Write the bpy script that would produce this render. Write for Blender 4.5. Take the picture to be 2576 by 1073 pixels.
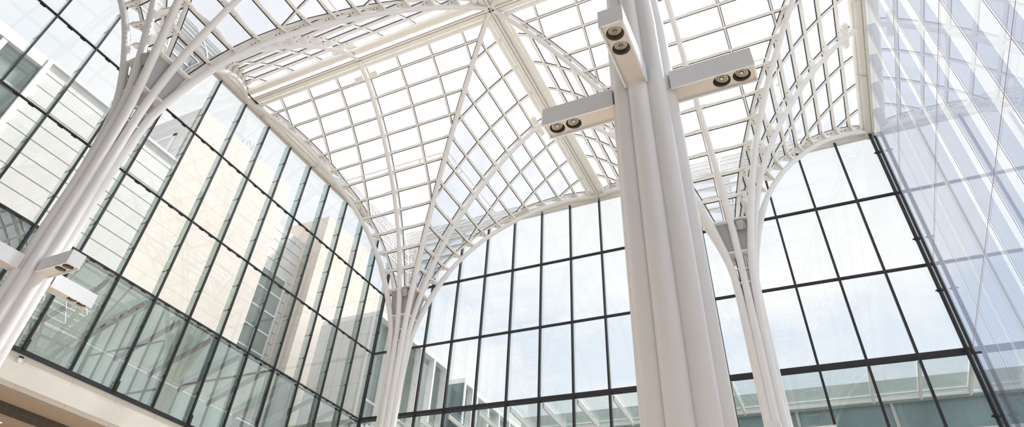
import bpy, bmesh, math, random
from mathutils import Vector, Matrix
random.seed(7)
SC = bpy.context.scene
COL = SC.collection
for o in list(bpy.data.objects):
    bpy.data.objects.remove(o)

# ------------------------------------------------------------------ camera
YAW, PITCH, ROLL, F = 0.52556, 0.71744, 0.09319, 1.59101
ca, sa, cb, sb, cc, sc_ = math.cos(YAW), math.sin(YAW), math.cos(PITCH), math.sin(PITCH), math.cos(ROLL), math.sin(ROLL)
right = Vector((ca, sa, 0)); fwd = Vector((-sa*cb, ca*cb, sb)); up = right.cross(fwd)
r2 = cc*right + sc_*up; u2 = -sc_*right + cc*up
cam = bpy.data.cameras.new('camera'); camo = bpy.data.objects.new('camera', cam); COL.objects.link(camo)
camo.matrix_world = Matrix(((r2.x, u2.x, -fwd.x, 0), (r2.y, u2.y, -fwd.y, 0), (r2.z, u2.z, -fwd.z, 0), (0, 0, 0, 1)))
cam.sensor_fit = 'HORIZONTAL'; cam.sensor_width = 36.0
cam.lens = F*1000/2576*36
cam.shift_x = 59.8/2576; cam.shift_y = -132.2/2576
cam.clip_start = .05; cam.clip_end = 500
SC.camera = camo

# ------------------------------------------------------------------ world, sun, exposure
W = bpy.data.worlds.new('sky'); SC.world = W; W.use_nodes = True
nt = W.node_tree; nt.nodes.clear()
def N(t, typ, **k):
    n = t.nodes.new(typ)
    for a, b in k.items(): setattr(n, a, b)
    return n
out = N(nt, 'ShaderNodeOutputWorld'); bg = N(nt, 'ShaderNodeBackground'); tc = N(nt, 'ShaderNodeTexCoord')
noi = N(nt, 'ShaderNodeTexNoise'); noi.inputs['Scale'].default_value = 3.2; noi.inputs['Detail'].default_value = 9; noi.inputs['Roughness'].default_value = .55
mp = N(nt, 'ShaderNodeMapping'); mp.inputs['Scale'].default_value = (1, 1, 2.2); mp.inputs['Location'].default_value = (2.3, .4, .9)
rp = N(nt, 'ShaderNodeValToRGB')
rp.color_ramp.elements[0].position = .44; rp.color_ramp.elements[0].color = (.80, .865, .96, 1)
rp.color_ramp.elements[1].position = .60; rp.color_ramp.elements[1].color = (1.02, 1.02, 1.02, 1)
nt.links.new(tc.outputs['Generated'], mp.inputs['Vector']); nt.links.new(mp.outputs[0], noi.inputs['Vector'])
nt.links.new(noi.outputs['Fac'], rp.inputs[0])
# whiter, hazier overhead
sep = N(nt, 'ShaderNodeSeparateXYZ'); nt.links.new(tc.outputs['Generated'], sep.inputs[0])
mr = N(nt, 'ShaderNodeMapRange'); mr.inputs['From Min'].default_value = .45; mr.inputs['From Max'].default_value = .75
nt.links.new(sep.outputs['Z'], mr.inputs['Value'])
mx = N(nt, 'ShaderNodeMix', data_type='RGBA'); nt.links.new(mr.outputs[0], mx.inputs[0]); nt.links.new(rp.outputs[0], mx.inputs[6])
mx.inputs[7].default_value = (.97, .97, .985, 1)
nt.links.new(mx.outputs[2], bg.inputs[0]); bg.inputs[1].default_value = 1.03
nt.links.new(bg.outputs[0], out.inputs[0])

sd = bpy.data.lights.new('sun', 'SUN'); sd.energy = 8.5; sd.angle = math.radians(5); sd.color = (1, .965, .92)
so = bpy.data.objects.new('sun', sd); COL.objects.link(so)
so.rotation_euler = Vector((.24, .50, .92)).to_track_quat('Z', 'Y').to_euler(); so.location = (40, 20, 60)
SC.view_settings.view_transform = 'Standard'; SC.view_settings.look = 'None'
SC.view_settings.exposure = 0.0; SC.view_settings.gamma = 1; SC.view_settings.use_curve_mapping = False
try:
    SC.cycles.transparent_max_bounces = 32
except Exception: pass

# ------------------------------------------------------------------ key dimensions
XL, YB = -19.343, 23.81
XR = XL+24; YF = YB-24; YN = -6.0
ROW = [19.35, 16.265, 13.04, 9.847, 6.622, 3.4, 0.1, -1.6]
CX = {1: XL+6, 2: XL+6, 3: XL+18, 4: XL+18}
CY = {1: YB-18, 2: YB-6, 3: YB-6, 4: YB-18}
SHIFT = {1: (0, -.3), 2: (0, 0), 3: (.18, 0), 4: (.29, -.3)}
THICK = {1: 1.0, 2: .93, 3: .91, 4: 1.06}

# ------------------------------------------------------------------ materials
def mat(name, col, rough=.5, metal=0, noise=0, nscale=8, spec=.5, emit=None):
    m = bpy.data.materials.new(name); m.use_nodes = True; t = m.node_tree
    b = t.nodes['Principled BSDF']
    b.inputs['Roughness'].default_value = rough; b.inputs['Metallic'].default_value = metal
    b.inputs['Specular IOR Level'].default_value = spec
    b.inputs['Base Color'].default_value = (*col, 1)
    if noise:
        c = N(t, 'ShaderNodeTexCoord'); n = N(t, 'ShaderNodeTexNoise'); n.inputs['Scale'].default_value = nscale; n.inputs['Detail'].default_value = 5
        r = N(t, 'ShaderNodeValToRGB')
        r.color_ramp.elements[0].position = .3; r.color_ramp.elements[1].position = .7
        r.color_ramp.elements[0].color = (*[max(0, v*(1-noise)) for v in col], 1)
        r.color_ramp.elements[1].color = (*[min(1, v*(1+noise)) for v in col], 1)
        t.links.new(c.outputs['Object'], n.inputs['Vector']); t.links.new(n.outputs['Fac'], r.inputs[0]); t.links.new(r.outputs[0], b.inputs['Base Color'])
    if emit:
        b.inputs['Emission Color'].default_value = (*emit[0], 1); b.inputs['Emission Strength'].default_value = emit[1]
    return m
def glass(name, tint, f0=.08, rough=0.0, maxr=.9, dirt=0):
    m = bpy.data.materials.new(name); m.use_nodes = True; t = m.node_tree; t.nodes.clear()
    o = N(t, 'ShaderNodeOutputMaterial'); mixs = N(t, 'ShaderNodeMixShader'); tr = N(t, 'ShaderNodeBsdfTransparent'); gl = N(t, 'ShaderNodeBsdfGlossy')
    tr.inputs[0].default_value = (*tint, 1); gl.inputs['Roughness'].default_value = rough; gl.inputs[0].default_value = (.97, 1, .985, 1)
    g = N(t, 'ShaderNodeNewGeometry'); d = N(t, 'ShaderNodeVectorMath', operation='DOT_PRODUCT')
    t.links.new(g.outputs['Normal'], d.inputs[0]); t.links.new(g.outputs['Incoming'], d.inputs[1])
    a = N(t, 'ShaderNodeMath', operation='ABSOLUTE'); t.links.new(d.outputs['Value'], a.inputs[0])
    s = N(t, 'ShaderNodeMath', operation='SUBTRACT'); s.inputs[0].default_value = 1; t.links.new(a.outputs[0], s.inputs[1])
    p = N(t, 'ShaderNodeMath', operation='POWER'); t.links.new(s.outputs[0], p.inputs[0]); p.inputs[1].default_value = 4.2
    ma = N(t, 'ShaderNodeMath', operation='MULTIPLY_ADD'); t.links.new(p.outputs[0], ma.inputs[0]); ma.inputs[1].default_value = maxr-f0; ma.inputs[2].default_value = f0
    t.links.new(ma.outputs[0], mixs.inputs[0]); t.links.new(tr.outputs[0], mixs.inputs[1]); t.links.new(gl.outputs[0], mixs.inputs[2]); 
    if dirt:      # a thin film of dust on the outside that glows softly in the sun
        tl = N(t, 'ShaderNodeBsdfTranslucent'); tl.inputs[0].default_value = (.95, .95, .93, 1); m2 = N(t, 'ShaderNodeMixShader')
        cc_ = N(t, 'ShaderNodeTexCoord'); nn = N(t, 'ShaderNodeTexNoise'); nn.inputs['Scale'].default_value = 1.1; nn.inputs['Detail'].default_value = 4
        t.links.new(cc_.outputs['Object'], nn.inputs['Vector']); md = N(t, 'ShaderNodeMath', operation='MULTIPLY'); t.links.new(nn.outputs['Fac'], md.inputs[0]); md.inputs[1].default_value = dirt*2
        t.links.new(md.outputs[0], m2.inputs[0]); t.links.new(mixs.outputs[0], m2.inputs[1]); t.links.new(tl.outputs[0], m2.inputs[2]); t.links.new(m2.outputs[0], o.inputs[0])
    else:
        t.links.new(mixs.outputs[0], o.inputs[0])
    return m
def panelled(name, col, joint, sy, sz, jw=.012, axis='YZ', noise=.03):
    """smooth cladding with fine joints in a regular grid (object space metres)"""
    m = bpy.data.materials.new(name); m.use_nodes = True; t = m.node_tree; b = t.nodes['Principled BSDF']; b.inputs['Roughness'].default_value = .7
    c = N(t, 'ShaderNodeTexCoord'); sp = N(t, 'ShaderNodeSeparateXYZ'); t.links.new(c.outputs['Object'], sp.inputs[0])
    masks = []
    for ax, s in ((axis[0], sy), (axis[1], sz)):
        if not s: continue
        d = N(t, 'ShaderNodeMath', operation='DIVIDE'); t.links.new(sp.outputs[ax], d.inputs[0]); d.inputs[1].default_value = s
        f = N(t, 'ShaderNodeMath', operation='FRACT'); t.links.new(d.outputs[0], f.inputs[0])
        l = N(t, 'ShaderNodeMath', operation='LESS_THAN'); t.links.new(f.outputs[0], l.inputs[0]); l.inputs[1].default_value = jw*2/s
        masks.append(l)
    n = N(t, 'ShaderNodeTexNoise'); n.inputs['Scale'].default_value = 1.3; t.links.new(c.outputs['Object'], n.inputs['Vector'])
    r = N(t, 'ShaderNodeValToRGB'); r.color_ramp.elements[0].position = .3; r.color_ramp.elements[1].position = .7
    r.color_ramp.elements[0].color = (*[v*(1-noise) for v in col], 1); r.color_ramp.elements[1].color = (*[min(1, v*(1+noise)) for v in col], 1)
    t.links.new(n.outputs['Fac'], r.inputs[0])
    cur = r.outputs[0]
    for l in masks:
        x = N(t, 'ShaderNodeMix', data_type='RGBA'); t.links.new(l.outputs[0], x.inputs[0]); t.links.new(cur, x.inputs[6]); x.inputs[7].default_value = (*joint, 1); cur = x.outputs[2]
    t.links.new(cur, b.inputs['Base Color'])
    return m
M = {}
M['steel'] = mat('white_painted_steel', (.90, .885, .85), .42, noise=.015, nscale=2)
M['trunk'] = mat('white_painted_trunk', (.86, .855, .86), .38, noise=.012, nscale=2)
M['soft'] = mat('beige_painted_eave', (.70, .675, .63), .5, noise=.02)
M['dark'] = mat('dark_frame', (.022, .02, .024), .4)
M['gasket'] = mat('black_gasket', (.015, .014, .014), .6)
M['grey'] = mat('grey_capital', (.44, .44, .45), .45, noise=.03)
M['bolt'] = mat('dark_bolt', (.08, .06, .05), .5)
M['chrome'] = mat('chrome', (.7, .69, .66), .22, metal=1)
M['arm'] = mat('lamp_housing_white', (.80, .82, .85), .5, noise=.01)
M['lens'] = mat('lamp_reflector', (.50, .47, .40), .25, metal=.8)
M['under'] = mat('shaded_white_underside', (.66, .615, .565), .55, noise=.01)  # same white metal as the housing; underside shade is mixed into this tone
M['ring'] = mat('pale_louvre_ring', (.62, .57, .48), .5)
M['well'] = mat('lamp_well', (.32, .30, .27), .4, metal=.3)
M['vinyl'] = mat('dark_louvre_ring', (.10, .09, .08), .5)
M['glass'] = glass('wall_glass', (.955, .975, .965), .06)
M['glassL'] = glass('left_wall_coated_glass', (.925, .945, .94), .07)
M['glassL2'] = glass('left_wall_mirror_coated_glass', (.84, .885, .865), .24)
M['glassR'] = glass('right_wall_glass', (.955, .97, .98), .07)
M['roofglass'] = glass('roof_glass', (.83, .855, .91), .04, maxr=.55, dirt=.15)
M['fin'] = glass('tinted_fin_glass', (.70, .755, .745), .05)
M['finR'] = glass('blue_grey_fin_glass', (.75, .77, .845), .05)
M['finB'] = glass('clear_fin_glass', (.93, .945, .94), .05)
M['green'] = glass('green_awning_glass', (.86, .905, .885), .08)
M['beige'] = panelled('beige_panel', (.72, .67, .60), (.45, .38, .3), 1.5, 0, .006)
M['ledge'] = mat('ledge_paint', (.76, .72, .66), .5, noise=.015)
M['soffit'] = mat('brown_soffit', (.42, .34, .26), .7, noise=.03)
M['tile'] = panelled('dark_tile', (.09, .075, .06), (.16, .14, .12), .3, .3, .005)
M['floor'] = mat('pale_floor', (.87, .755, .65), .5, noise=.08, nscale=.5)
M['plaster'] = mat('dark_plaster', (.26, .25, .24), .7, noise=.02)
M['white_clad'] = panelled('white_panels', (.68, .675, .665), (.20, .19, .18), 0, .83, .03)
M['cream'] = panelled('cream_stone', (.67, .615, .56), (.48, .41, .34), 0, 1.05, .012)
M['cream2'] = panelled('cream_stone_far', (.66, .595, .535), (.48, .42, .36), 1.8, 1.2, .012)
M['greywall'] = mat('grey_cladding', (.42, .42, .43), .6, noise=.05, nscale=1)
M['whitetrim'] = mat('white_trim', (.83, .83, .83), .5)
M['palewall'] = panelled('pale_grey_panels', (.66, .66, .65), (.4, .4, .4), 1.4, 1.6, .012, axis='XZ')
M['rafter'] = mat('light_grey_rafter', (.55, .56, .56), .5)
M['teal'] = mat('teal_glass', (.16, .23, .24), .12, noise=.25, nscale=.25)
M['tealband'] = mat('pale_teal_band', (.52, .58, .57), .3, noise=.08, nscale=.4)
M['greenglass'] = mat('green_grey_glass', (.27, .32, .30), .12, noise=.25, nscale=.3)
M['darkglass'] = mat('dark_glass', (.055, .062, .056), .15, noise=.4, nscale=.35)
M['slat'] = mat('louvre_slat', (.55, .52, .48), .6)
M['warm'] = mat('warm_strip_light', (.6, .4, .2), .5, emit=((1, .62, .28), .35))
M['downlight'] = mat('downlight_glow', (.9, .85, .7), .5, emit=((1, .9, .7), 6))
M['wood'] = mat('orange_wood', (.50, .25, .08), .45, noise=.2, nscale=3)
M['ground'] = mat('paving', (.34, .33, .31), .8, noise=.1, nscale=.3)
M['seal'] = mat('silicone_joint', (.36, .24, .27), .5)
M['black'] = mat('black_pipe_paint', (.012, .012, .014), .3)

# ------------------------------------------------------------------ mesh helpers
class MB:
    def __init__(s): s.v = []; s.f = []; s.m = []; s.mats = []; s.sm = []
    def mi(s, m):
        if m not in s.mats: s.mats.append(m)
        return s.mats.index(m)
    def add(s, vs, fs, m, smooth=False):
        k = len(s.v); i = s.mi(m); s.v += [tuple(v) for v in vs]
        for f in fs: s.f.append(tuple(k+j for j in f)); s.m.append(i); s.sm.append(smooth)
    def box(s, a, b, m):
        x0, y0, z0 = [min(a[i], b[i]) for i in range(3)]; x1, y1, z1 = [max(a[i], b[i]) for i in range(3)]
        s.add([(x0, y0, z0), (x1, y0, z0), (x1, y1, z0), (x0, y1, z0), (x0, y0, z1), (x1, y0, z1), (x1, y1, z1), (x0, y1, z1)],
              [(0, 3, 2, 1), (4, 5, 6, 7), (0, 1, 5, 4), (1, 2, 6, 5), (2, 3, 7, 6), (3, 0, 4, 7)], m)
    def hexa(s, v8, m):
        s.add(v8, [(0, 3, 2, 1), (4, 5, 6, 7), (0, 1, 5, 4), (1, 2, 6, 5), (2, 3, 7, 6), (3, 0, 4, 7)], m)
    def beam(s, a, b, w, h, m, upv=(0, 0, 1)):
        a = Vector(a); b = Vector(b); d = (b-a).normalized(); sx = d.cross(Vector(upv))
        if sx.length < 1e-4: sx = d.cross(Vector((0, 1, 0)))
        sx.normalize(); uz = sx.cross(d)
        sx *= w/2; uz *= h/2
        s.hexa([a-sx-uz, a+sx-uz, b+sx-uz, b-sx-uz, a-sx+uz, a+sx+uz, b+sx+uz, b-sx+uz], m)
    def tube(s, pts, rad, m, n=12, caps=True, smooth=True):
        pts = [Vector(p) for p in pts]; R = rad if isinstance(rad, (list, tuple)) else [rad]*len(pts)
        rings = []; ref = None
        for i, p in enumerate(pts):
            d = (pts[min(i+1, len(pts)-1)]-pts[max(i-1, 0)]).normalized()
            if ref is None:
                ref = Vector((1, 0, 0)) if abs(d.x) < .8 else Vector((0, 1, 0))
            x = (ref-d*ref.dot(d)).normalized(); y = d.cross(x); ref = x
            rings.append([p+R[i]*(math.cos(2*math.pi*k/n)*x+math.sin(2*math.pi*k/n)*y) for k in range(n)])
        vs = [v for r in rings for v in r]; fs = []
        for i in range(len(pts)-1):
            for k in range(n):
                fs.append((i*n+k, i*n+(k+1) % n, (i+1)*n+(k+1) % n, (i+1)*n+k))
        s.add(vs, fs, m, smooth)
        if caps:
            s.add(rings[0], [tuple(range(n))[::-1]], m); s.add(rings[-1], [tuple(range(n))], m)
    def build(s, name, parent=None, loc=(0, 0, 0), **props):
        me = bpy.data.meshes.new(name); me.from_pydata(s.v, [], s.f)
        for m in s.mats: me.materials.append(m)
        me.polygons.foreach_set('material_index', s.m); me.polygons.foreach_set('use_smooth', s.sm); me.update()
        o = bpy.data.objects.new(name, me); COL.objects.link(o); o.location = loc
        if parent: o.parent = parent
        for k, v in props.items(): o[k] = v
        return o
def empty(name, loc=(0, 0, 0), rz=0, **props):
    o = bpy.data.objects.new(name, None); COL.objects.link(o); o.location = loc; o.rotation_euler = (0, 0, rz)
    o.empty_display_size = .2
    for k, v in props.items(): o[k] = v
    return o
def copy_tree(o, parent=None):
    c = o.copy(); COL.objects.link(c); c.parent = parent
    for ch in list(o.children): copy_tree(ch, c)
    return c

# ------------------------------------------------------------------ profile of the vault
PROF = [(0.25, 8.0), (.26, 9.5), (.31, 10.6), (.53, 11.7), (.72, 12.4), (.90, 13.0), (1.26, 13.95), (1.68, 14.8), (2.2, 15.72), (2.62, 16.3), (3.08, 16.95), (3.72, 17.72), (4.4, 18.4), (5.15, 19.03), (5.9, 19.5)]
def catmull(P, step=12):
    o = []
    for i in range(len(P)-1):
        p0 = P[max(i-1, 0)]; p1 = P[i]; p2 = P[i+1]; p3 = P[min(i+2, len(P)-1)]
        for k in range(step):
            t = k/step
            o.append(tuple(.5*((2*p1[j])+(-p0[j]+p2[j])*t+(2*p0[j]-5*p1[j]+4*p2[j]-p3[j])*t*t+(-p0[j]+3*p1[j]-3*p2[j]+p3[j])*t**3) for j in (0, 1)))
    o.append(P[-1]); return o
CUR = catmull(PROF)
def d_at_z(z):
    if z <= CUR[0][1]: return CUR[0][0]
    for a, b in zip(CUR, CUR[1:]):
        if b[1] >= z: return a[0]+(b[0]-a[0])*(z-a[1])/(b[1]-a[1])
    return CUR[-1][0]
def nodes(n, z0):
    C = [c for c in CUR if c[1] >= z0]; C = [(d_at_z(z0), z0)]+C
    L = [0]
    for a, b in zip(C, C[1:]): L.append(L[-1]+math.dist(a, b))
    res = []
    for k in range(n+1):
        s = L[-1]*k/n
        for i in range(len(C)-1):
            if L[i+1] >= s-1e-9:
                t = (s-L[i])/max(1e-9, L[i+1]-L[i]); a, b = C[i], C[i+1]
                T = Vector((b[0]-a[0], b[1]-a[1])).normalized()
                res.append((Vector((a[0]+(b[0]-a[0])*t, a[1]+(b[1]-a[1])*t)), T, Vector((-T.y, T.x)))); break
    return res
NODES = nodes(12, 12.05)      # 0 = capital, 12 = edge

# ------------------------------------------------------------------ tree columns
def trunk_off(z, sh):
    t = max(0, min(1, (z-11)/8)); t = t*t*(3-2*t); return sh[0]*(1-t), sh[1]*(1-t)
def make_column(i, label):
    cx, cy, sh = CX[i], CY[i], SHIFT[i]
    root = empty('tree_column', (cx, cy, -1.6), label=label, category='column', group='branching steel columns')
    L = lambda x, y, z: (x, y, z+1.6)
    zs = [-1.6, 2, 5, 7, 8, 8.6, 9.2, 9.8, 10.4, 11, 11.5, 12, 12.5, 13, 13.6, 14.2, 14.8, 15.4, 16, 16.5, 17, 17.4, 17.8, 18.2, 18.6, 18.95, 19.25, 19.5]
    for k in range(8):
        az = k*math.pi/4; pts = []; rad = []
        for z in zs:
            t = max(0, min(1, (z-8)/3.2)); t = t*t*(3-2*t)
            f = 1+(math.sqrt(2)-1)*t if k % 2 else 1
            d = d_at_z(z)*f
            kf = THICK[i] if z < 8.3 else 1
            if z < 8: d = .262*kf
            ox, oy = trunk_off(z, sh)
            pts.append(L(d*math.cos(az)+ox, d*math.sin(az)+oy, z))
            rad.append(.113*kf if z < 8 else .106 if z < 13.2 else .09)
        b = MB(); b.tube(pts, rad, M['trunk'], 16)
        # bolted splice studs
        for zz in (12.55, 12.72, 12.89, 13.06):
            t = 1; f = math.sqrt(2) if k % 2 else 1; d = d_at_z(zz)*f; ox, oy = trunk_off(zz, sh)
            c = Vector(L(d*math.cos(az)+ox, d*math.sin(az)+oy, zz)); tx = Vector((-math.sin(az), math.cos(az), 0))
            b.tube([c-tx*.135, c+tx*.135], .028, M['trunk'], 8)
            rx = Vector((math.cos(az), math.sin(az), 0))
            b.tube([c-rx*.02, c-rx*.125-Vector((0, 0, .02))], .02, M['bolt'] if False else M['trunk'], 8)
        b.build('rib', root)
    b = MB(); b.tube([L(sh[0], sh[1], -1.6), L(sh[0], sh[1], 8.5), L(sh[0], sh[1], 10)], [.22, .20, .10], M['trunk'], 16); b.build('core_post', root)
    # capital: grey tapered box with plates
    def sq(b, z0, z1, h0, h1, m, ofs=(0, 0)):
        v = [L(ofs[0]+sx*h, ofs[1]+sy*h, z) for z, h in ((z0, h0), (z1, h1)) for sx, sy in ((-1, -1), (1, -1), (1, 1), (-1, 1))]
        b.hexa(v, m)
    o11 = trunk_off(11.5, sh)
    b = MB(); sq(b, 11.02, 12.0, .33, .47, M['grey'], o11); b.build('capital_box', root, label='grey tapered box between the ribs')
    b = MB(); sq(b, 12.0, 12.05, .60, .61, M['steel'], trunk_off(12, sh)); b.build('capital_plate', root)
    b = MB(); sq(b, 10.98, 11.02, .40, .40, M['steel'], o11)
    b.build('capital_plate', root)
    b = MB()
    for zz in (10.0, 10.45):
        ox, oy = trunk_off(zz, sh)
        for k in range(8):
            az = k*math.pi/4+math.pi/8
            b.beam(L(ox+.22*math.cos(az), oy+.22*math.sin(az), zz), L(ox+.33*math.cos(az), oy+.33*math.sin(az), zz), .12, .03, M['steel'])
    b.build('tie_plate', root)
    b = MB(); ox, oy = trunk_off(10.6, sh)
    b.tube([L(ox+.1, oy-.12, 9.6), L(ox+.12, oy-.16, 10.3), L(ox+.14, oy-.18, 10.9)], .07, M['chrome'], 10)
    b.tube([L(ox-.12, oy-.1, 9.7), L(ox-.12, oy-.14, 10.9)], .03, M['vinyl'], 8)
    b.build('drain_tube', root, label='grey metal drain tube inside the ribs')
    return root
make_column(1, 'white branching column leaning across the left edge, in front of the glazed left wall')
make_column(2, 'white branching column near the far left corner, carrying the centre canopy')
make_column(3, 'white branching column at the right, in front of the far glass wall')
make_column(4, 'thick white fluted column shaft nearest the camera with three lamp arms')

# ------------------------------------------------------------------ floodlights on the capitals
def floodlight(i, label):
    r = empty('floodlight', (CX[i]+.24+SHIFT[i][0], CY[i]-.58+SHIFT[i][1]*.9, 11.93), label=label, category='floodlight', group='floodlights on the column capitals')
    b = MB(); b.tube([(0, -.05, 0), (0, .12, -.22)], [.12, .115], M['grey'], 20); b.build('housing', r)
    b = MB(); b.tube([(0, -.055, -.015), (0, -.06, -.01)], [.10, .10], M['chrome'], 20); b.build('lens', r, label='pale round lens')
    b = MB(); b.box((-.14, .06, -.2), (-.12, .12, .0), M['steel']); b.box((.12, .06, -.2), (.14, .12, .0), M['steel']); b.box((-.14, .06, -.22), (.14, .12, -.2), M['steel']); b.build('bracket', r)
floodlight(1, 'small round floodlight on the capital of the left-edge column')
floodlight(2, 'small round floodlight on the capital of the column near the far left corner')
floodlight(3, 'small round floodlight on the capital of the right-hand column')

# ------------------------------------------------------------------ glazed canopies
def sec_pt(k, u, d, z):
    c, s = [(0, -1), (1, 0), (0, 1), (-1, 0)][k]     # outward direction
    tx, ty = -s, c
    return (d*c+u*tx, d*s+u*ty, z)
def make_canopy():
    root = empty('glass_canopy', (0, 0, 0))
    GL = .30
    for k in range(4):
        gk = MB()
        for i, (S, T, Nn) in enumerate(NODES):
            if i == 0 or i == 12: continue
            b = MB(); w = .032
            D = S[0]
            fr = sorted(set([-D+x for x in (0, .14, .22, .34, .5, .72) if x < D*.62]+[D-x for x in (0, .14, .22, .34, .5, .72) if x < D*.62]+[-.62, -.42, -.28, -.18, -.12, .12, .18, .28, .42, .62] if D > 1.6 else [-D, -D+.14, -D+.24, -D*.5, -.14, .14, D*.5, D-.24, D-.14, D]))
            def low(u):
                e = min(D-abs(u), abs(u)) if i < 12 else 0
                t = max(0, min(1, (e-.10)/(.50 if D > 1.6 else .32))); t = t*t*(3-2*t)
                return .02+(GL-.13-.02)*t
            vs = []
            for u in fr:
                lo = low(u)
                for tt, nn in ((-w, lo), (w, lo), (w, GL), (-w, GL)):
                    c = S+T*tt+Nn*nn
                    uu = u if abs(abs(u)-D) > 1e-6 else math.copysign(c[0], u)
                    vs.append(sec_pt(k, uu, c[0], c[1]))
            m_ = len(fr); fs = [(0, 1, 2, 3), tuple((m_-1)*4+q for q in (3, 2, 1, 0))]
            for q in range(m_-1):
                for e in range(4):
                    fs.append((q*4+e, (q+1)*4+e, (q+1)*4+(e+1) % 4, q*4+(e+1) % 4))
            b.add(vs, fs, M['steel'])
            # bolt heads in pairs near the ribs
            us = [.26, S[0]-.30, S[0]-.44] if S[0] > 1.2 else [S[0]-.28]
            for sg in (-1, 1):
                for u in us:
                    for side in (-1, 1):
                        c0 = S+T*(side*w)+Nn*.17; c1 = S+T*(side*(w+.006))+Nn*.17
                        b.tube([sec_pt(k, sg*u, c0[0], c0[1]), sec_pt(k, sg*u, c1[0], c1[1])], .022, M['bolt'], 6, smooth=False)
            b.build('purlin', root)
            for side in (-1, 1):
                q = [S+T*(side*w)+Nn*(GL-.035), S+T*(side*(w+.022))+Nn*(GL-.035), S+T*(side*(w+.022))+Nn*(GL-.01), S+T*(side*w)+Nn*(GL-.01)]
                vs = [sec_pt(k, sg*(c[0]-.06), c[0], c[1]) for sg in (-1, 1) for c in q]
                gk.add(vs, [(0, 1, 2, 3), (7, 6, 5, 4), (0, 4, 5, 1), (1, 5, 6, 2), (2, 6, 7, 3), (3, 7, 4, 0)], M['gasket'])
        # glazing bars running up the slope
        for j in range(-3, 4):
            u0 = j*1.5; b = MB(); any_ = False
            for a, c in zip(NODES, NODES[1:]):
                A = a[0]+a[2]*(GL-.05); B = c[0]+c[2]*(GL-.05)
                if B[0] <= abs(u0)+.02: continue
                if A[0] < abs(u0):
                    t = (abs(u0)-A[0])/(B[0]-A[0]); A = A+(B-A)*t
                any_ = True
                Nm = (a[2]+c[2]).normalized()
                nv = Vector(sec_pt(k, 0, Nm[0], Nm[1]))-Vector(sec_pt(k, 0, 0, 0))
                b.beam(sec_pt(k, u0, A[0], A[1]), sec_pt(k, u0, B[0], B[1]), .05, .11, M['steel'], upv=nv)
                for sg in (-1, 1):
                    gk.beam(sec_pt(k, u0+sg*.037, A[0]+Nm[0]*.03, A[1]+Nm[1]*.03), sec_pt(k, u0+sg*.037, B[0]+Nm[0]*.03, B[1]+Nm[1]*.03), .020, .022, M['gasket'], upv=nv)
            if any_: b.build('glazing_bar', root)
        # hip bar along the diagonal, one per sector (its right-hand hip)
        b = MB(); pts = [sec_pt(k, (n[0]+n[2]*(GL-.03))[0], (n[0]+n[2]*(GL-.03))[0], (n[0]+n[2]*(GL-.03))[1]) for n in NODES]
        b.tube(pts, .055, M['steel'], 6, smooth=False)
        b.build('hip_bar', root)
        for sg in (-1, 1):
            P = [sec_pt(k, sg*((n[0]+n[2]*(GL-.04))[0]-.085), (n[0]+n[2]*(GL-.04))[0], (n[0]+n[2]*(GL-.04))[1]) for n in NODES]
            gk.tube(P, .014, M['gasket'], 4, smooth=False)
        gk.build('gasket', root, label='thin black seals around the panes')
        for a, c in zip(NODES, NODES[1:]):
            A = a[0]+a[2]*GL; B = c[0]+c[2]*GL; b = MB()
            b.add([sec_pt(k, -A[0], A[0], A[1]), sec_pt(k, A[0], A[0], A[1]), sec_pt(k, B[0], B[0], B[1]), sec_pt(k, -B[0], B[0], B[1])], [(0, 1, 2, 3)], M['roofglass'])
            b.build('glass_panel', root)
        # edge beam with round tube below
        b = MB()
        for (d0, d1, z0, z1) in ((5.72, 5.90, 19.52, 19.86),):
            vs = [sec_pt(k, sg*d, d, z) for sg in (-1, 1) for d, z in ((d0, z0), (d1, z0), (d1, z1), (d0, z1))]
            b.add(vs, [(0, 1, 2, 3), (7, 6, 5, 4), (0, 4, 5, 1), (1, 5, 6, 2), (2, 6, 7, 3), (3, 7, 4, 0)], M['steel'])
        b.build('edge_beam', root)
        b = MB(); b.tube([sec_pt(k, -5.62, 5.62, 19.50), sec_pt(k, 5.62, 5.62, 19.50)], .085, M['steel'], 12)
        for u in (-4.5, -1.5, 1.5, 4.5):
            b.tube([sec_pt(k, u, 5.62, 19.50), sec_pt(k, u+.02, 5.74, 19.66)], .03, M['chrome'], 8)
        b.build('edge_tube', root)
    # sprinkler line clipped below one purlin ring
    S, T, Nn = NODES[6]
    for k in (0, 1, 3):
        b = MB(); q = S+T*.16+Nn*.03
        b.tube([sec_pt(k, -q[0]+.1, q[0], q[1]), sec_pt(k, q[0]-.1, q[0], q[1])], .022, M['steel'], 8)
        for u in (-1.4, 1.4): b.tube([sec_pt(k, u, q[0], q[1]), sec_pt(k, u, (q-T*.14)[0], (q-T*.14)[1])], .02, M['chrome'], 8)
        b.build('sprinkler_line', root)
    for k in range(4):      # pairs of small boxes at the mid rib
        S, T, Nn = NODES[11]
        for sg in (-1, 1):
            b = MB()
            vs = [sec_pt(k, sg*u, (S+T*t+Nn*n)[0], (S+T*t+Nn*n)[1]) for u in (.14, .55) for t, n in ((.03, .0), (.22, .0), (.22, .12), (.03, .12))]
            b.add(vs, [(0, 1, 2, 3), (7, 6, 5, 4), (0, 4, 5, 1), (1, 5, 6, 2), (2, 6, 7, 3), (3, 7, 4, 0)], M['steel'])
            b.build('junction_box', root)
    return root
can = make_canopy()
labs = {2: 'glazed vault canopy mid-roof, above the column by the far left corner',
        1: 'glazed vault canopy at the top left, over the left-edge column',
        3: 'glazed vault canopy at the upper right, over the right-hand column',
        4: 'glazed vault canopy above the thick foreground column, out past the top edge'}
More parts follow.
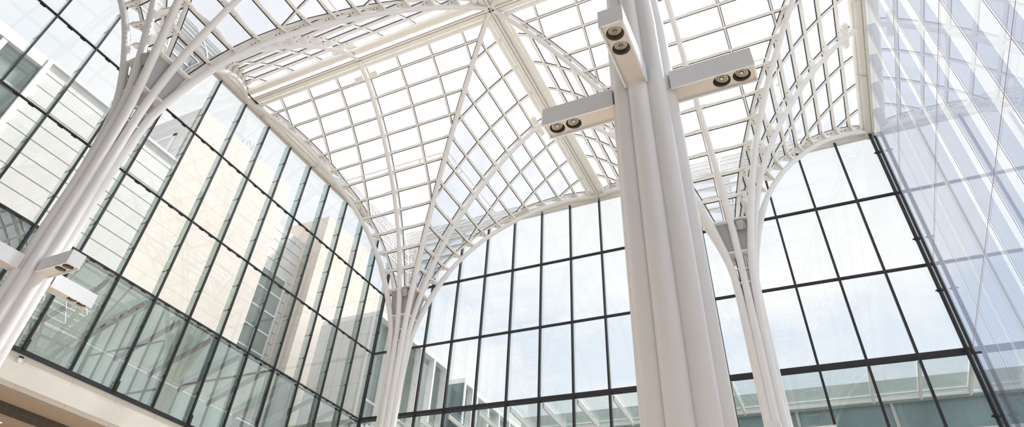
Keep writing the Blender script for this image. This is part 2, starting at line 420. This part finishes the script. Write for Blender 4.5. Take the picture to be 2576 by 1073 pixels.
for n, i in enumerate((2, 1, 3, 4)):
    o = can if n == 0 else copy_tree(can)
    o.location = (CX[i], CY[i]-(.12 if i == 1 else 0), 0); o['label'] = labs[i]; o['category'] = 'canopy'; o['group'] = 'glass vault canopies'

# ------------------------------------------------------------------ valley gutters between canopies
def gutter(a, b, label):
    a = Vector(a); b_ = Vector(b); r = empty('gutter_beam', a, label=label, category='beam', group='gutter beams between the canopies')
    v = b_-a; d = v.normalized(); s = Vector((-d.y, d.x, 0))
    g = MB(); g.beam((0, 0, 0), v, .17, .12, M['steel']); g.build('trough', r)
    for sg in (-1, 1):
        g = MB(); g.beam(s*sg*.055+Vector((0, 0, -.062)), v+s*sg*.055+Vector((0, 0, -.062)), .012, .012, M['gasket']); g.build('joint_line', r, label='thin dark joint')
XC, YC = XL+12, YB-12
gutter((XC, YC+.02, 19.55), (XC, YB-.3, 19.55), 'long white gutter beam running from the roof crossing to the far wall')
gutter((XC, YC-.02, 19.55), (XC, YF, 19.55), 'white gutter beam running from the roof crossing back over the camera')
gutter((XC-.02, YC, 19.55), (XL+.3, YC, 19.55), 'white gutter beam running from the roof crossing to the left wall')
gutter((XC+.02, YC, 19.55), (XR-.3, YC, 19.55), 'white gutter beam running from the roof crossing to the right wall')

# ------------------------------------------------------------------ glazed walls
# a wall is described along its length: P(s, out, z) -> point
def wall(name, label, P, ns, s0, ds, rows, mull_w, mull_d, tr_h, finmat, gmat, thin=False, fin_d=.3, fm=None):
    fm = fm or M['dark']
    root = empty(name, (0, 0, 0), kind='structure', label=label, category='wall')
    zt, zb = rows[0], rows[-1]
    def pbox(b, s_a, s_b, o_a, o_b, z_a, z_b, m):
        v = [P(s, o, z) for z in (z_a, z_b) for s, o in ((s_a, o_a), (s_b, o_a), (s_b, o_b), (s_a, o_b))]
        b.hexa(v, m)
    for i in range(ns+1):
        s = s0+i*ds
        b = MB(); pbox(b, s-mull_w/2, s+mull_w/2, -mull_d, .02 if name != 'wall_right' else .005, zt, zb, fm)
        if name == 'wall_left' and i % 2 == 0: pbox(b, s-.045, s+.045, -.13, .0, 6.64, 6.95, fm)
        b.build('mullion', root)
        b = MB(); ft = .006 if name == 'wall_right' else .012
        pbox(b, s-ft, s+ft, .03, .03+fin_d, zt+.1, zb, finmat)
        for r0, r1 in (zip(rows, rows[1:]) if not thin else ()):
            for t in (.33, .66):
                z = r0+(r1-r0)*t
                pbox(b, s-.03, s+.03, .02, .06, z-.035, z+.035, M['dark'])
                pbox(b, s-.016, s+.016, .03, .03+fin_d, z-.015, z+.015, M['greywall'])
        b.build('glass_fin', root, label='tinted glass fin outside the mullion')
    for j, z in enumerate(rows[1:-1]):
        h = tr_h*(1.9 if (j == 2 and name == 'wall_back') else 1)
        b = MB(); pbox(b, s0, s0+ns*ds, -mull_d*.9, .02 if name != 'wall_right' else .005, z-h/2, z+h/2, fm)
        if not thin:
            for i in range(ns):
                for t in (.33, .66):
                    sx = s0+(i+t)*ds; pbox(b, sx-.09, sx+.09, -.02, .05, z-.034, z+.034, M['dark'])
        b.build('transom', root)
    for i in range(ns):
        for r0, r1 in zip(rows, rows[1:]):
            b = MB(); b.add([P(s0+i*ds, .02, r1), P(s0+(i+1)*ds, .02, r1), P(s0+(i+1)*ds, .02, r0), P(s0+i*ds, .02, r0)], [(0, 1, 2, 3)], M['glassL2'] if name == 'wall_left' and r0 < 9.9 else gmat)
            b.build('glass_pane', root)
    return root
ROWS_L = [19.35, 16.265, 13.04, 9.847, 6.622]
ROWS_B = [19.35, 16.265, 13.04, 9.847, 6.622, 3.4]
wall('wall_left', 'tall glazed left wall with dark frames and grey-green glass fins', lambda s, o, z: (XL-o, YB-s, z), 19, 0, 1.5, ROWS_L, .055, .07, .042, M['fin'], M['glassL'])
wall('wall_back', 'tall glazed far wall with a dark grid against the sky', lambda s, o, z: (XL+s, YB+o, z), 16, 0, 1.5, ROWS_B, .085, .11, .075, M['finB'], M['glass'], thin=True)
wall('wall_right', 'tall frameless glass right wall with blue-grey fins', lambda s, o, z: (XR+o, YB-s, z), 18, 0, 1.5, ROWS_B, .009, .003, .012, M['finR'], M['glassR'], thin=True, fm=M['seal'])

def simple(name, fn, parent=None, **props):
    b = MB(); fn(b); return b.build(name, parent, **props)
simple('floor', lambda b: b.box((XL-8, YN-.2, -1.9), (XR+.4, YB+.4, -1.6), M['floor']), kind='structure', label='warm pale floor of the hall below the view', category='floor')
simple('wall_front', lambda b: (b.box((XL-8, YN-.3, -1.6), (XR+.4, YN, 6.5), M['plaster']), b.box((XL, YN-.3, 6.5), (XR+.4, YN, 19.9), M['plaster'])), kind='structure', label='plain unseen wall behind the camera, darkened to cut light', category='wall')  # out of view; raised and darkened so less light reaches the near column
simple('trim_1', lambda b: b.box((XR-.02, YN, -1.6), (XR+.3, YB+.3, 3.35), M['plaster']), kind='structure', label='solid base below the right glass wall', category='trim')
simple('trim_2', lambda b: b.box((XL-.3, YB-.02, -1.6), (XR+.3, YB+.3, 3.35), M['plaster']), kind='structure', label='solid base below the far glass wall', category='trim')
# ledge under the left wall
def ledge(b):
    b.box((XL-.35, YN, 6.22), (XL+.06, YB, 6.53), M['beige'])
def ledge2(b):
    b.box((XL-.35, YN, 5.74), (XL+.30, YB, 6.22), M['ledge'])
def ledge3(b):
    b.box((XL-.35, YN, 5.62), (XL+.26, YB, 5.74), M['beige'])
simple('trim_3', ledge, kind='structure', label='beige panelled band directly below the left glass wall', category='trim')
simple('trim_4', ledge2, kind='structure', label='wide pale ledge fascia below the left glass wall', category='trim')
simple('trim_5', ledge3, kind='structure', label='thin beige strip under the pale ledge at bottom left', category='trim')
simple('trim_6', lambda b: b.box((XL-.05, YN, 6.53), (XL+.10, YB, 6.66), M['dark']), kind='structure', label='dark sill at the foot of the left glass wall', category='trim')
def ceil(b):
    b.box((XL-.85, YN, 5.56), (XL+.24, YB, 5.62), M['soffit'])
    b.box((XL-.9, YN, 5.26), (XL-.8, YB, 5.62), M['tile'])
    b.box((XL-8, YN, 5.20), (XL-.8, YB, 5.26), M['soffit'])
simple('ceiling', ceil, kind='structure', label='brown lowered ceiling with dark tile edge at the bottom left corner', category='ceiling')
simple('wall_gallery', lambda b: b.box((XL-8.2, YN, -1.6), (XL-8, YB, 5.2), M['wood']), kind='structure', label='orange wood wall under the lowered ceiling', category='wall')
for q, (x, y) in enumerate(((XL-1.35, 9.9), (XL-1.35, 12.9))):
    r = empty('downlight', (x, y, 5.19), label=('recessed round downlight in the lowered ceiling, the one at the bottom left corner', 'recessed round downlight further along the lowered ceiling')[q], category='downlight', group='recessed downlights')
    b = MB(); b.tube([(0, 0, 0), (0, 0, .012)], .085, M['whitetrim'], 20); b.build('rim', r)
    b = MB(); b.tube([(0, 0, -.004), (0, 0, .0)], .05, M['downlight'], 16); b.build('bulb', r)

simple('ceiling_blocker', lambda b: b.box((XL-.3, YN-.2, 19.6), (XR+.3, YF-.02, 19.9), M['plaster']), kind='structure', label='unseen ceiling strip added behind the camera to block sky light', category='ceiling')  # unseen slab added to shut out sky light from behind
# eaves
def eave(name, label, A, B, inn, kindpipe):
    r = empty(name, (0, 0, 0), kind='structure', label=label, category='trim')
    A = Vector(A); B = Vector(B); inn = Vector(inn)
    b = MB()
    if kindpipe:
        b.tube([A+inn*.18+Vector((0, 0, 19.42)), B+inn*.18+Vector((0, 0, 19.42))], .15, M['soft'], 20)
        b.build('eave_pipe', r)
        b = MB(); b.beam(A+inn*.37+Vector((0, 0, 19.50)), B+inn*.37+Vector((0, 0, 19.50)), .05, .04, M['gasket']); b.build('joint_line', r, label='dark gap beside the pipe')
        b = MB(); b.beam(A+inn*.02+Vector((0, 0, 19.42)), B+inn*.02+Vector((0, 0, 19.42)), .10, .30, M['soft']); b.build('fascia', r)
    else:
        b.beam(A+inn*.02+Vector((0, 0, 19.40)), B+inn*.02+Vector((0, 0, 19.40)), .12, .30, M['soft']); b.build('fascia', r)
        b = MB(); b.beam(A+inn*.22+Vector((0, 0, 19.50)), B+inn*.22+Vector((0, 0, 19.50)), .40, .08, M['soft']); b.build('soffit_strip', r)
    n = 16; d = (B-A)/n
    for i in range(0, n+1, 2):
        p = A+d*i
        b = MB(); b.tube([p+inn*.12+Vector((0, 0, 19.2)), p+inn*.30+Vector((0, 0, 19.22)), p+inn*.44+Vector((0, 0, 19.38))], .028, M['chrome'], 8)
        b.build('clamp', r)
eave('trim_7', 'beige round eave pipe along the top of the left glass wall', (XL, YN, 0), (XL, YB, 0), (1, 0, 0), True)
eave('trim_8', 'grey-beige eave fascia along the top of the far glass wall', (XL, YB, 0), (XR, YB, 0), (0, -1, 0), False)
eave('trim_9', 'beige round eave pipe along the top of the right glass wall', (XR, YN, 0), (XR, YB, 0), (-1, 0, 0), True)

# corner downpipes
def downpipe(x, y, r0, label, dz=2.1):
    r = empty('drain_pipe', (x, y, 0), label=label, category='pipe')
    b = MB(); b.tube([(0, 0, 3.4), (0, 0, 19.2)], r0, M['black'], 14); b.build('pipe', r)
    z = 18.2
    while z > 4:
        b = MB(); b.tube([(0, 0, z-.04), (0, 0, z+.04)], r0*1.35, M['black'], 14); b.beam((-r0*2, 0, z), (r0*2, 0, z), .03, .04, M['black']); b.build('collar', r); z -= dz
downpipe(XR-.18, YB-.28, .068, 'black drain pipe down the far right corner of the glass walls')
downpipe(XL+.28, YB-.32, .045, 'thin black drain pipe down the far left corner behind the slender column')

# ------------------------------------------------------------------ lamp arms
def lamp_arm(i, az, label, z=5.82, L0=1.31):
    r = empty('lamp_arm', (CX[i]+SHIFT[i][0], CY[i]+SHIFT[i][1], z), az, label=label, category='lamp', group='twin spotlight arms on the columns')
    w, h = .14, .30
    b = MB()      # open channel: two sides, top, end, recessed underside with a lip
    x0 = .36
    b.box((x0, -w, 0), (L0, -w+.02, h), M['arm']); b.box((x0, w-.02, 0), (L0, w, h), M['arm'])
    b.box((x0, -w+.02, h-.02), (L0, w-.02, h), M['arm']); b.box((L0-.02, -w+.02, .02), (L0, w-.02, h-.02), M['arm'])
    b.build('housing', r)
    pts = [L0-.16, L0-.385]
    # underside plate with two round openings
    b = MB(); zb = .03; R0 = .10
    xs = [x0-.06, pts[1]-.115, (pts[0]+pts[1])/2, L0-.02]
    def plate_hole(xa, xb, cx):
        n = 32; ring = []; outer = []
        for q in range(n):
            a = 2*math.pi*q/n; c, s = math.cos(a), math.sin(a)
            ring.append((cx+R0*c, R0*s, zb))
            tx = ((xb-cx)/c if c > 1e-6 else (xa-cx)/c if c < -1e-6 else 1e9); ty = ((w-.02)/abs(s) if abs(s) > 1e-6 else 1e9)
            t = min(tx, ty); outer.append((cx+t*c, t*s, zb))
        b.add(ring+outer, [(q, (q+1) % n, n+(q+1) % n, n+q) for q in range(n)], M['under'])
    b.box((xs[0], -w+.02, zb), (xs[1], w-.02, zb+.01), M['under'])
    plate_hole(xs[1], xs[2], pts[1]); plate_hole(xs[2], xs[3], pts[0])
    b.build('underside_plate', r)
    for q, px in enumerate(pts):
        s = empty('spotlight', (px, 0, .05)); s.parent = r
        g = MB(); n = 28
        g.tube([(0, 0, -.02), (0, 0, .12)], R0, M['lens'], n, caps=False)
        g.add([(R0*math.cos(2*math.pi*k/n), R0*math.sin(2*math.pi*k/n), .12) for k in range(n)], [tuple(range(n))], M['well'])
        g.build('reflector', s)
        tilt = Matrix.Rotation(math.radians(14), 4, 'Y')
        g = MB()
        def ring(r_in, r_out, zz, m):
            v = [tilt @ Vector((rr*math.cos(2*math.pi*k/n), rr*math.sin(2*math.pi*k/n), zz)) for rr in (r_in, r_out) for k in range(n)]
            g.add(v, [(k, (k+1) % n, n+(k+1) % n, n+k) for k in range(n)], m)
        g.tube([tilt @ Vector((0, 0, .03)), tilt @ Vector((0, 0, .08))], .070, M['vinyl'], n)
        ring(.060, .073, .024, M['ring']); ring(.030, .036, .022, M['ring'])
        for k in range(20):
            a = 2*math.pi*k/20; g.beam(tilt @ Vector((.034*math.cos(a), .034*math.sin(a), .025)), tilt @ Vector((.062*math.cos(a), .062*math.sin(a), .025)), .007, .006, M['ring'])
        g.tube([tilt @ Vector((0, 0, .015)), tilt @ Vector((0, 0, .03))], .02, M['lens'], 12)
        g.build('louvre_disc', s)
H = math.pi/2
lamp_arm(4, math.pi, 'white lamp arm pointing left from the thick foreground column', z=5.77)
lamp_arm(4, 0, 'white lamp arm pointing right from the thick foreground column', z=5.77)
lamp_arm(4, -H, 'white lamp arm pointing towards the camera near the top of the foreground column', z=5.77)
lamp_arm(1, 0, 'lamp arm seen obliquely with twin lights, upper right one on the left-edge column')
lamp_arm(1, H, 'lamp arm in profile above the dark glass, lower one on the left-edge column')
lamp_arm(1, -H, 'lamp arm cut off by the left picture edge, on the left-edge column')
lamp_arm(3, -H, 'lamp arm seen end-on at the very bottom of the right-hand column', z=5.40)
lamp_arm(3, 0, 'lamp arm whose top edge just shows at the bottom, right of the right-hand column', z=5.58)

# security sensor under the left sill
r = empty('security_camera', (XL+.10, 8.81, 6.40), label='small white security camera with a black lens on the beige band, bottom left', category='camera')
b = MB(); b.box((0, -.05, -.12), (.12, .05, .04), M['whitetrim']); b.build('housing', r)
b = MB(); b.box((.06, -.058, -.01), (.128, .058, .035), M['black']); b.build('lens', r)
b = MB(); b.tube([(.06, 0, -.12), (.02, 0, -.2)], .015, M['whitetrim'], 8); b.build('bracket', r)

# ------------------------------------------------------------------ outside: lean-to glass roofs
def awning(name, label, P, ns, s0, ds, Lo, drop, z0=9.80, wall_h=0):
    root = empty(name, (0, 0, 0), label=label, category='glass roof')
    for i in range(ns+1):
        s = s0+i*ds; b = MB(); b.beam(P(s, .40, z0-.05), P(s, Lo, z0-drop-.05), .07, .20, M['greywall'] if name == 'lean_to_roof' else M['rafter']); b.build('rafter', root)
    b = MB(); b.beam(P(s0-.3, Lo, z0-drop), P(s0+ns*ds+.3, Lo, z0-drop), .05, .055, M['whitetrim']); b.build('edge_gutter', root)
    b = MB(); b.beam(P(s0-.3, .36, z0+.10), P(s0+ns*ds+.3, .36, z0+.10), .06, .06, M['dark']); b.build('wall_angle', root)
    for i in range(ns):
        b = MB(); b.add([P(s0+i*ds, .4, z0+.1), P(s0+(i+1)*ds, .4, z0+.1), P(s0+(i+1)*ds, Lo, z0-drop+.1), P(s0+i*ds, Lo, z0-drop+.1)], [(0, 1, 2, 3)], M['green'])
        b.build('glass_panel', root)
    return root
awning('lean_to_roof', 'sloping green glass lean-to roof outside the lower left wall', lambda s, o, z: (XL-o, YB-s, z), 18, 0, 1.5, 3.2, 1.0)
awning('glass_awning', 'narrow glass awning with pale rafters outside the far wall', lambda s, o, z: (XL+s, YB+o, z), 16, 0, 1.5, 3.0, .12)

# ------------------------------------------------------------------ outside: buildings
X1 = XL-10
def bld(name, label, cat='building'): return empty(name, (0, 0, 0), label=label, category=cat)
r = bld('office_block', 'white panelled building with dark horizontal joints, behind the left-edge column')
simple('wall', lambda b: b.box((X1-3.5, 7.6, 14.9), (X1, 15.5, 22.25), M['white_clad']), r)
simple('parapet', lambda b: b.box((X1-3.5, 7.5, 22.25), (X1+.1, 15.6, 22.4), M['whitetrim']), r)
simple('base_storey', lambda b: b.box((X1-3.5, -12, -1.9), (X1+.02, 13, 14.9), M['darkglass']), r)
simple('glazed_base', lambda b: b.box((X1-3.5, 13, -1.9), (X1, 29, 14.9), M['greenglass']), r)
for z in (12.0, 10.3):
    simple('strip_light', lambda b: b.box((X1+.02, 2, z), (X1+.06, 9.5, z+.06), M['warm']), r, label='warm light line')
simple('corner_trim', lambda b: b.box((X1-.1, 7.44, 14.9), (X1+.14, 7.68, 22.3), M['whitetrim']), r)
r = bld('glazed_block', 'green-grey glazed building with white edges at the far left top')
simple('glass_facade', lambda b: b.box((X1-3.5, -14, 14.95), (X1-.15, 7.42, 21.7), M['greenglass']), r)
simple('parapet', lambda b: b.box((X1-3.5, -14, 21.7), (X1+.1, 7.42, 22.3), M['whitetrim']), r)
for y in (-11.2, -7.5, -3.8, -.1, 3.6, 5.6):
    simple('post', lambda b: b.box((X1-.16, y-.12, 14.95), (X1+.08, y+.12, 21.7), M['whitetrim']), r)
for z in (16.2, 19.8):
    simple('floor_band', lambda b: b.box((X1-.16, -14, z), (X1-.08, 7.4, z+.25), M['greywall']), r)
X2 = X1-4
r = bld('stone_building', 'cream stone building with a louvred end, seen through the middle of the left wall')
simple('wall', lambda b: b.box((X2-10, 17.55, 0), (X2, 27, 30.3), M['cream']), r)
simple('link_wall', lambda b: b.box((X2-10, 15.6, 0), (X2+.02, 17.55, 24.6), M['cream']), r)
b = MB(); n = 26
for k in range(n):
    z = 24.7+5.4*k/n; b.box((X2-5.6, 17.44, z), (X2-.15, 17.50, z+.12), M['whitetrim'])
b.build('louvre', r, label='grey horizontal louvre slats')
simple('louvre_back', lambda b: b.box((X2-5.6, 17.52, 24.6), (X2-.15, 17.56, 30.2), M['soffit']), r)
b = MB(); b.box((X2-4.0, 17.38, 25.8), (X2-3.7, 17.44, 28.2), M['whitetrim']); b.box((X2-1.6, 17.38, 25.8), (X2-1.3, 17.44, 28.2), M['whitetrim']); b.box((X2-4.0, 17.38, 27.95), (X2-1.3, 17.44, 28.2), M['whitetrim']); b.box((X2-4.0, 17.38, 25.8), (X2-1.3, 17.44, 26.0), M['whitetrim']); b.build('louvre_frame', r)
r2_ = empty('roof_antenna', (X2-.6, 21.2, 30.3), label='thin metal aerials and rails on the roof of the cream stone building', category='antenna')
b = MB()
for k in range(6): b.tube([(0, k*.5, 0), (.1*(k % 2), k*.5, .5+.18*((k*5) % 4))], .03, M['greywall'], 6)
b.tube([(0, -.2, .35), (0, 2.8, .35)], .02, M['greywall'], 6); b.tube([(0, -.2, .9), (-.2, 2.3, 1.25)], .025, M['greywall'], 6)
b.tube([(0, .4, .0), (0, 1.1, 1.2)], .02, M['greywall'], 6); b.tube([(0, 1.8, .0), (0, 1.1, 1.2)], .02, M['greywall'], 6)
b.build('mast', r2_)
r = bld('recessed_tower', 'pale set-back building part with tall windows between the two cream stone buildings')
simple('wall', lambda b: b.box((X2-10, 27, 0), (X2-1.5, 31.2, 28.0), M['white_clad']), r)
simple('window', lambda b: b.box((X2-1.5, 27.9, 12), (X2-1.42, 30.6, 24), M['greenglass']), r)
b = MB()
for z in [12+1.5*k for k in range(9)]: b.box((X2-1.42, 27.9, z-.05), (X2-1.34, 30.6, z+.05), M['whitetrim'])
for y in (27.9, 29.2, 30.6): b.box((X2-1.42, y-.06, 12), (X2-1.32, y+.06, 24), M['whitetrim'])
b.build('window_frame', r)
r = bld('far_stone_building', 'second cream stone building with a square corner, further along behind the left wall')
simple('wall', lambda b: b.box((X2-10, 31.2, -1.9), (X2+.6, 37.0, 30.2), M['cream2']), r)
simple('upper_step', lambda b: b.box((X2-10, 37.0, 0), (X2+.5, 44, 27.5), M['cream2']), r)

# finned building receding beyond the far wall
def finned(name, label, x, y0, y1, zt, nb, glassm):
    r = bld(name, label)
    simple('body', lambda b: b.box((x-4.7, y0, -1.9), (x-.5, y1, zt-.3), M[glassm]), r)
    simple('end_wall', lambda b: b.box((x-4.7, y0-.12, -1.9), (x-.45, y0-.01, zt-.35), M['palewall']), r)
    simple('cornice', lambda b: b.box((x-4.7, y0-.05, zt-.35), (x, y1+.05, zt), M['whitetrim']), r)
    st = (y1-y0)/nb
    for k in range(nb+1):
        y = y0+k*st
        simple('fin', lambda b: (b.box((x-.5, y-.11, 0), (x, y+.11, zt-.35), M['whitetrim'])), r)
    for k in range(nb):
        y = y0+k*st
        simple('window_frame', lambda b: [b.box((x-.5, y+.11, z-.06), (x-.40, y+st-.11, z+.06), M['whitetrim']) for z in (5, 7.4, 9.8, 12.2, 13.7)], r)
        if k % 2: simple('blind', lambda b: b.box((x-.5, y+st*.45, 3), (x-.46, y+st-.12, zt-.8), M['tealband']), r, label='pale blind')
XF = -24.0
finned('finned_building', 'building with tall white vertical fins just right of the column near the far left corner', XF, 29.5, 38.3, 19.15, 5, 'greenglass')
finned('glass_box', 'small teal glass box building low in the far wall, middle of the finned row', XF+.9, 39.62, 40.85, 18.55, 1, 'teal')
simple('side_glass', lambda b: b.box((XF-1.6, 39.45, 0), (XF+.8, 39.6, 18.2), M['teal']), bpy.data.objects['glass_box'])
simple('side_cornice', lambda b: b.box((XF-1.7, 39.42, 18.2), (XF+.9, 39.6, 18.55), M['whitetrim']), bpy.data.objects['glass_box'])
finned('low_finned_building', 'lower run of the white-finned building, furthest along behind the far wall', XF, 41.2, 57, 19.0, 8, 'greenglass')

# teal glazed building closing the courtyard
YT = YB+20
r = bld('teal_building', 'long teal glass building across the bottom right behind the far wall')
simple('facade', lambda b: b.box((XL-1, YT, -1.9), (40, YT+6, 15.5), M['teal']), r)
simple('parapet', lambda b: b.box((XL-1, YT-.3, 15.7), (40, YT+6, 16.8), M['tealband']), r)
simple('shelf', lambda b: b.box((XL-1, YT-.5, 15.5), (40, YT+6, 15.7), M['tealband']), r)
for k in range(9):
    y = XL+2+k*5.2
    simple('facade_rib', lambda b: b.box((y, YT-.12, 0), (y+.18, YT, 15.5), M['greywall']), r)
for z in (13.6, 11.6, 9.2):
    simple('facade_band', lambda b: b.box((XL-1, YT-.10, z), (40, YT, z+.22), M['tealband']), r)
# building across the way on the right, seen through the right wall
simple('ground', lambda b: b.box((-120, -80, -2.2), (120, 140, -1.92), M['ground']), kind='structure', label='grey paving around the hall', category='ground')
